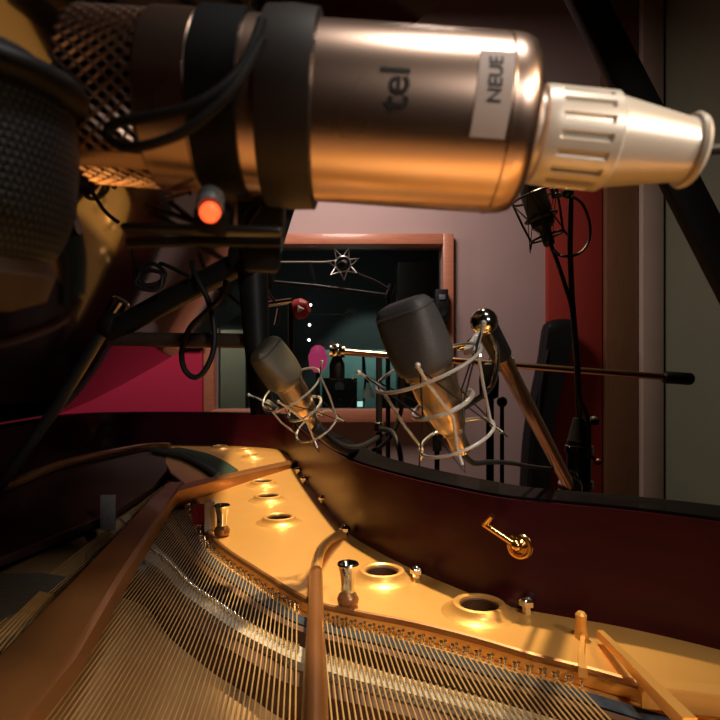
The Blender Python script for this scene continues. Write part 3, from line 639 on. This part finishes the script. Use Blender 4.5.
cable('cable', [P(262, 20, .172), P(246, 62, .168), P(222, 88, .165), P(190, 107, .163), P(150, 117, .163), P(120, 122, .164), P(108, 130, .165), P(112, 141, .165), P(130, 147, .164), P(155, 143, .163), P(185, 131, .163), P(215, 108, .164), P(238, 82, .166), P(262, 40, .17)], .0016, 'black cable doubled in a loop across the head of the large microphone')
# ---- black mesh wind screen at the left edge
wc = P(-28, 160, .175); wa = Vector((.10, -.10, 1)).normalized(); TW = basis(wc, wa)
ws = thing('wind_screen', wc-wa*.045, 'black mesh covered wind screen close at the left edge', 'wind screen')
def wprof(n=22):
    return [(max(.030*abs(math.cos(t))**.62, 1e-4), .036*math.copysign(abs(math.sin(t))**.8, math.sin(t))) for t in [(-math.pi/2+math.pi*i/n) for i in range(n+1)]]
o = MB().lathe(wprof(), TW, 64).build('mesh_cover', 'screen_cloth', ws, 60)
uvl = o.data.uv_layers.new(name='UVMap'); Ti = TW.inverted()
for pol in o.data.polygons:
    us = []
    for li in pol.loop_indices:
        q = Ti @ (o.data.vertices[o.data.loops[li].vertex_index].co+wc.lerp(wc, 0)+(W[o.name]-wc)); us.append([math.atan2(q.y, q.x)/(2*math.pi)*2.2, q.z/.1])
    if max(u[0] for u in us)-min(u[0] for u in us) > 1.1:
        for u in us:
            if u[0] < 0: u[0] += 2.2
    for li, u in zip(pol.loop_indices, us): uvl.data[li].uv = u
MB().ring(wc+wa*.0235, wa, .0285, .0042, 48, 12).build('rim_band', 'black', ws)
MB().lathe([(.012, -.046), (.022, -.042), (.0245, -.034), (.022, -.028)], TW, 32).build('lower_collar', 'brown_leather', ws)
MB().tube([wc-wa*.043, wc-wa*.06+Vector((-.02, 0, 0)), wc+Vector((-.12, .0, -.09)), wc+Vector((-.35, -.02, -.09)), Vector((-.80, .08, ZR+.08)), Vector((-1.04, .05, ZR+.04)), Vector((-1.10, .04, .85)), Vector((-1.10, .04, .02))], .004, 10, smooth=6).build('gooseneck', 'black', ws)
# ================================================================ STANDS BEHIND THE BENT SIDE
def pole(mb, px, D, z0, z1, r): x = (px-360)/F*D; return mb.tube([(x, D, z0), (x, D, z1)], r, 14)
def base(root, x, y, R=.28, m='black'):
    for k in range(3):
        a = 2*math.pi*k/3+.5
        MB().tube([(x, y, .30), (x+R*.55*math.cos(a), y+R*.55*math.sin(a), .15), (x+R*math.cos(a), y+R*math.sin(a), .012)], .009, 8).build('leg', m, root)
# column stand with thin mast and the copper arm
DA = .98; xa = (579-360)/F*DA
sa = thing('microphone_stand', (xa, DA, 0), 'black column stand with copper toned arm and tall thin mast behind the rim', 'microphone stand')
zt = P(0, 425, DA).z
MB().tube([(xa, DA, .28), (xa, DA, P(0, 440, DA).z)], .0205, 20).build('column', 'black_metal', sa)
for py in (505, 484, 449): MB().lathe([(.020, -.008), (.0235, -.006), (.0235, .006), (.020, .008)], Matrix.Translation((xa, DA, P(0, py, DA).z)), 24).build('column_collar', 'black_gloss', sa)
MB().tube([(xa, DA, P(0, 442, DA).z), (xa, DA, P(0, 418, DA).z)], [.020, .010], 18).build('column_top', 'black_metal', sa)
MB().tube([P(586, 424, DA), P(594, 421, DA)], .006, 10).ball(P(594, 421, DA), .009, 10).build('wing_knob', 'black', sa)
MB().tube([P(586, 452, DA), P(597, 461, DA-.02)], .003, 8).ball(P(598, 462, DA-.02), .0065, 10).build('lever', mat('dark_red_lever', (.12, .012, .012), .4, 0, 0, (.1, .01, .01), 30), sa)
base(sa, xa, DA, .33)
MB().tube([P(580, 428, DA), P(577, 360, DA), P(572, 300, DA), P(570, 250, DA), P(571, 200, DA), P(570, 193, DA)], [.0058, .0040], 10).build('mast', 'black_metal', sa)
q0 = P(570, 487, .93); q1 = jb
MB().tube([q0, q1.lerp(q0, .12)], .0098, 18).build('copper_arm', 'copper_tube', sa)
MB().tube([q1.lerp(q0, .14), q1.lerp(q0, .02)], .0128, 18).build('arm_end_sleeve', 'black', sa)
MB().ball(q1, .0155, 18).build('ball_joint', 'chrome', sa)
MB().lathe([(.014, -.012), (.018, -.009), (.018, .009), (.014, .012)], basis(q0, (.1, -1, 0)), 20).build('arm_clutch', 'chrome', sa)
MB().tube([q0, Vector((xa, DA, q0.z-.01))], .010, 12).build('clutch_bridge', 'black_metal', sa)
# small dark microphone with dark wire mount at the top of the mast
cM = P(538, 208, 1.02); axm = Vector((-.35, 0, 1)).normalized(); axm = (P(530, 180, 1.02)-P(549, 240, 1.02)).normalized(); T = rotmic(cM, axm, .6)
dm = thing('condenser_microphone', T @ Vector((0, 0, -.06)), 'small dark microphone high under the large one, in front of the red panel', 'microphone')
MB().lathe([(.012, .05), (.020, .047), (.023, .03), (.023, -.02), (.020, -.024)], T, 24).build('head_grille', 'mesh_grey', dm)
MB().lathe([(.021, -.022), (.0205, -.034), (.012, -.042), (.0105, -.046), (.0105, -.068), (.008, -.072)], T, 24).build('body', 'black_metal', dm)
ds = thing('shock_mount', T @ Vector((0, 0, -.02)), 'black wire shock mount at the top of the thin mast by the red panel', 'shock mount')
T2 = T @ Matrix.Translation((0, 0, .035)); spider(T2, ds, 'black_metal', .040, r=.0022)
MB().tube([T @ Vector((.04, 0, .02)), P(553, 196, 1.0), P(570, 193, DA)], .005, 8).ball(P(568, 193, DA), .010, 12).build('mount_arm', 'black_metal', ds)
cable('cable', [P(550, 243, 1.0), P(556, 258, .99), P(565, 285, .97), P(572, 310, .965), P(576, 350, .965), P(579, 395, .963), P(588, 420, .955), P(589, 460, .95)], .0036, 'black cable running down beside the thin mast')
cable('cable', [P(572, 196, .965), P(583, 205, .97), P(590, 225, .98), P(588, 243, .98), P(578, 254, .97), P(562, 256, .965), P(554, 250, .99)], .0024, 'thin black cable curved in a wide ring beside the mast top')
# boom stand with long level boom and black grip
DB = 1.45; xb = (490-360)/F*DB
sb = thing('microphone_stand', (xb, DB, 0), 'thin boom stand with long level boom ending in a black grip', 'microphone stand')
MB().tube([(xb, DB, .28), (xb, DB, P(0, 395, DB).z)], .010, 12).build('pole', 'black_metal', sb)
x2 = (502-360)/F*DB
MB().tube([(x2, DB, .40), (x2, DB, P(0, 398, DB).z)], .0055, 10).ball((x2, DB, P(0, 402, DB).z), .014, 12).build('side_rod', 'black', sb)
MB().tube([(x2, DB, .42), (xb, DB, .42)], .008, 8).build('rod_clip', 'black', sb)
base(sb, xb, DB, .17)
MB().lathe([(.012, -.05), (.024, -.045), (.026, .0), (.020, .04), (.012, .045)], Matrix.Translation(P(489, 380, DB)), 18).tube([P(490, 365, DB), P(513, 363, DB)], .019, 14).build('boom_clutch', 'black', sb)
bl, br_ = P(338, 351.5, DB), P(664, 377, DB)
MB().tube([bl, br_], .0085, 14).build('boom', 'copper_tube', sb)
MB().tube([br_, P(666, 377.3, DB), P(690, 379, DB), P(692, 379.2, DB)], [.014, .0160, .0160, .013], 16).build('grip', 'black', sb)
MB().tube([P(330, 351, DB), P(345, 352, DB)], .015, 14).ball(P(337, 351, DB), .019, 14).build('boom_end_clamp', 'chrome', sb)
MB().lathe([(.012, .0), (.016, -.01), (.020, -.02), (.020, -.055), (.012, -.06)], Matrix.Translation(P(337, 357, DB)), 16).build('boom_end_weight', 'black', sb)
# plain thin stands
def plain(px, D, pyt, r, label, m='black_metal'):
    x = (px-360)/F*D; t = thing('microphone_stand', (x, D, 0), label, 'microphone stand')
    MB().tube([(x, D, .28), (x, D, P(0, pyt, D).z)], r, 12).build('pole', m, t); base(t, x, D, .17); return t, x
t, x = plain(379, 2.05, 357, .012, 'thin brown black stand in front of the window sill right of the loudspeaker')
MB().lathe([(.012, -.02), (.018, -.016), (.018, .016), (.012, .02)], Matrix.Translation(P(379, 427, 2.05)), 16).build('height_clutch', 'chrome', t)
t, x = plain(437, 1.75, 428, .008, 'short dark stand below the centre microphone behind the rim')
MB().lathe([(.010, -.03), (.014, -.026), (.014, .026), (.010, .03)], Matrix.Translation(P(437, 442, 1.75)), 16).build('height_clutch', 'black', t)
t, x = plain(291, 3.0, 305, .016, 'dark stand with silver tee clamp and red cap in front of the window at left')
MB().tube([P(263, 305, 3.0), P(292, 301, 3.0)], .016, 12).build('tee_clamp', 'chrome', t)
MB().tube([P(266, 291, 3.0), P(276, 303, 3.0)], .009, 8).build('clamp_lever', 'chrome', t)
MB().tube([P(279, 309, 3.0), P(276, 325, 3.0)], .010, 8).build('clamp_pin', 'chrome', t)
MB().lathe([(.03, -.03), (.055, -.02), (.055, .02), (.03, .05)], basis(P(300, 309, 3.0), (1, -.3, .2)), 14).build('red_cap', 'red_plastic', t)
MB().lathe([(.025, 0), (.012, .02), (.002, .03)], basis(P(300, 309, 2.94), (0, -1, 0)), 3).build('white_marker', 'paper_white', t)
MB().tube([P(258, 312, 3.0), P(262, 345, 3.0), P(270, 380, 3.0), P(285, 400, 3.0)], .010, 8, smooth=4).build('stand_cable', 'rubber', t)
# far boom with the star shaped wire mount
DG = 3.3
x = P(388, 0, DG).x
t = thing('microphone_stand', (x, DG, 0), 'far black boom stand with level boom in front of the dark window glass', 'microphone stand')
MB().tube([(x, DG, .28), (x, DG, P(0, 295, DG).z)], .014, 10).build('pole', 'black', t); base(t, x, DG, .3)
MB().tube([P(392, 296, DG), P(316, 286, DG), P(262, 281, DG)], .011, 10).build('boom', 'black_metal', t)
MB().tube([P(388, 297, DG), P(392, 285, DG)], .02, 10).tube([P(386, 298, DG-.03), P(389, 290, DG-.03)], .006, 8).build('boom_clutch', 'black_metal', t)
MB().tube([P(390, 290, DG), P(375, 281, DG), P(360, 275, DG), P(350, 268, DG)], .008, 8, smooth=4).build('upper_arm', 'black_metal', t)
MB().tube([P(270, 262, DG), P(332, 262, DG)], .005, 8).build('thin_rod', 'steel_wire', t)
MB().tube([P(316, 286, DG), P(310, 262, DG)], .006, 8).build('rod_post', 'black_metal', t)
c = P(343, 264, DG)
t = thing('shock_mount', c, 'star shaped silver wire shock mount seen against the dark window glass', 'shock mount')
n_ = 7
for k in range(n_):
    a, b_ = 2*math.pi*k/n_+.3, 2*math.pi*(k+.5)/n_+.3; e = 2*math.pi*(k-.5)/n_+.3
    f = lambda g, r, d: c+Vector((r*math.cos(g), d, r*math.sin(g)))
    MB().tube([f(e, .045, .02), f(a, .098, -.02), f(b_, .045, .02)], .0042, 7).build('wire_prong', 'steel_wire', t)
MB().ring(c, (0, 1, 0), .045, .004, 24, 7).build('ring', 'steel_wire', t)
MB().lathe([(.015, -.05), (.022, -.045), (.022, .03), (.016, .04)], basis(c, (.2, 1, .3)), 16).build('clip', 'black_metal', t)
# window frame side box
c = P(441, 307, DW-.10); t = thing('wall_speaker', (c.x, DW-.07, c.z-.2), 'small black box fixed on the right jamb of the control room window', 'loudspeaker')
MB().box((c.x, DW-.117, c.z), (.10, .095, .27), bev=.008).build('cabinet', 'black', t); MB().lathe([(.03, 0), (.034, .006), (.012, .003)], basis((c.x, DW-.166, c.z-.05), (0, -1, 0)), 16).build('woofer', 'black_metal', t)
MB().box((c.x, DW-.17, c.z+.07), (.05, .01, .04), bev=.002).build('control_panel', 'grey_plastic', t)
# black soft case leaning by the red panel
DCs = 4.38
ol = [(548, 322), (569, 320), (571, 330), (568, 352), (560, 385), (552, 420), (548, 460), (546, 520), (546, 620), (522, 620), (520, 540), (522, 470), (526, 425), (534, 385), (541, 352), (544, 332)]
pts = cat([P(x, y, DCs) for x, y in ol], 4, True); N = len(pts); cc = sum(pts, Vector())/N
rows = [(.90, -.09), (.985, -.06), (1., 0), (.985, .06), (.90, .09)]
vs = [Vector((cc.x+(p.x-cc.x)*s_, p.y+d, cc.z+(p.z-cc.z)*(1-(1-s_)*.4))) for s_, d in rows for p in pts]
zmin = min(v.z for v in vs); vs = [Vector((v.x, v.y, v.z-(zmin if v.z < .3 else 0)*max(0, min(1, (.3-v.z)/(.3-zmin))))) for v in vs]
fs = [(r*N+i, r*N+(i+1) % N, (r+1)*N+(i+1) % N, (r+1)*N+i) for r in range(4) for i in range(N)]+[tuple(range(N))[::-1], tuple(4*N+i for i in range(N))]
t = thing('instrument_case', (cc.x, DCs, 0), 'tall black padded instrument case standing before the red panel', 'instrument case')
MB().add(vs, fs).build('case_shell', 'black', t, 60)
MB().tube([p+Vector((0, -.001, 0)) for p in pts], .006, 6, True).build('zip_seam', 'black_metal', t)
MB().tube([P(548, 350, DCs-.09), P(541, 385, DCs-.11), P(538, 420, DCs-.09)], .012, 8, smooth=4).build('handle', 'rubber', t)
# ---- cables behind and over the rim
cable('cable', [P(316, 428, .86), P(326, 438, .88), P(340, 447, 1.0), P(352, 449, 1.12), P(364, 446, 1.5), P(377, 438, 2.0), P(386, 432, 2.1)], .009, 'thick black cable hanging from the olive headed microphone over the bent rim')
cable('cable', [P(404, 359, 1.46), P(403, 380, 1.62), P(402, 402, 1.85), P(400, 415, 1.9), P(392, 434, 1.9), P(380, 447, 1.92), P(366, 452, 1.95), P(352, 451, 2.0), P(343, 449, 2.05), P(330, 470, 2.2), P(325, 560, 2.3), P(318, 655, 2.35)], .0075, 'black cable sagging in front of the window sill beside the thin stand')
cable('cable', [P(381, 429, 2.03), P(392, 432, 1.9), P(398, 445, 1.85), P(401, 460, 1.85), P(402, 480, 1.85), P(404, 560, 1.85), P(405, 730, 1.85)], .009, 'black cable dropping behind the bent rim below the sill')
cable('cable', [P(465, 456, .53), P(474, 463, .56), P(490, 462, .61), P(510, 463, .70), P(535, 467, .82), P(560, 470, .90), P(574, 474, .94), P(578, 486, .945)], .0028, 'black cable from the centre microphone to the copper arm clutch')
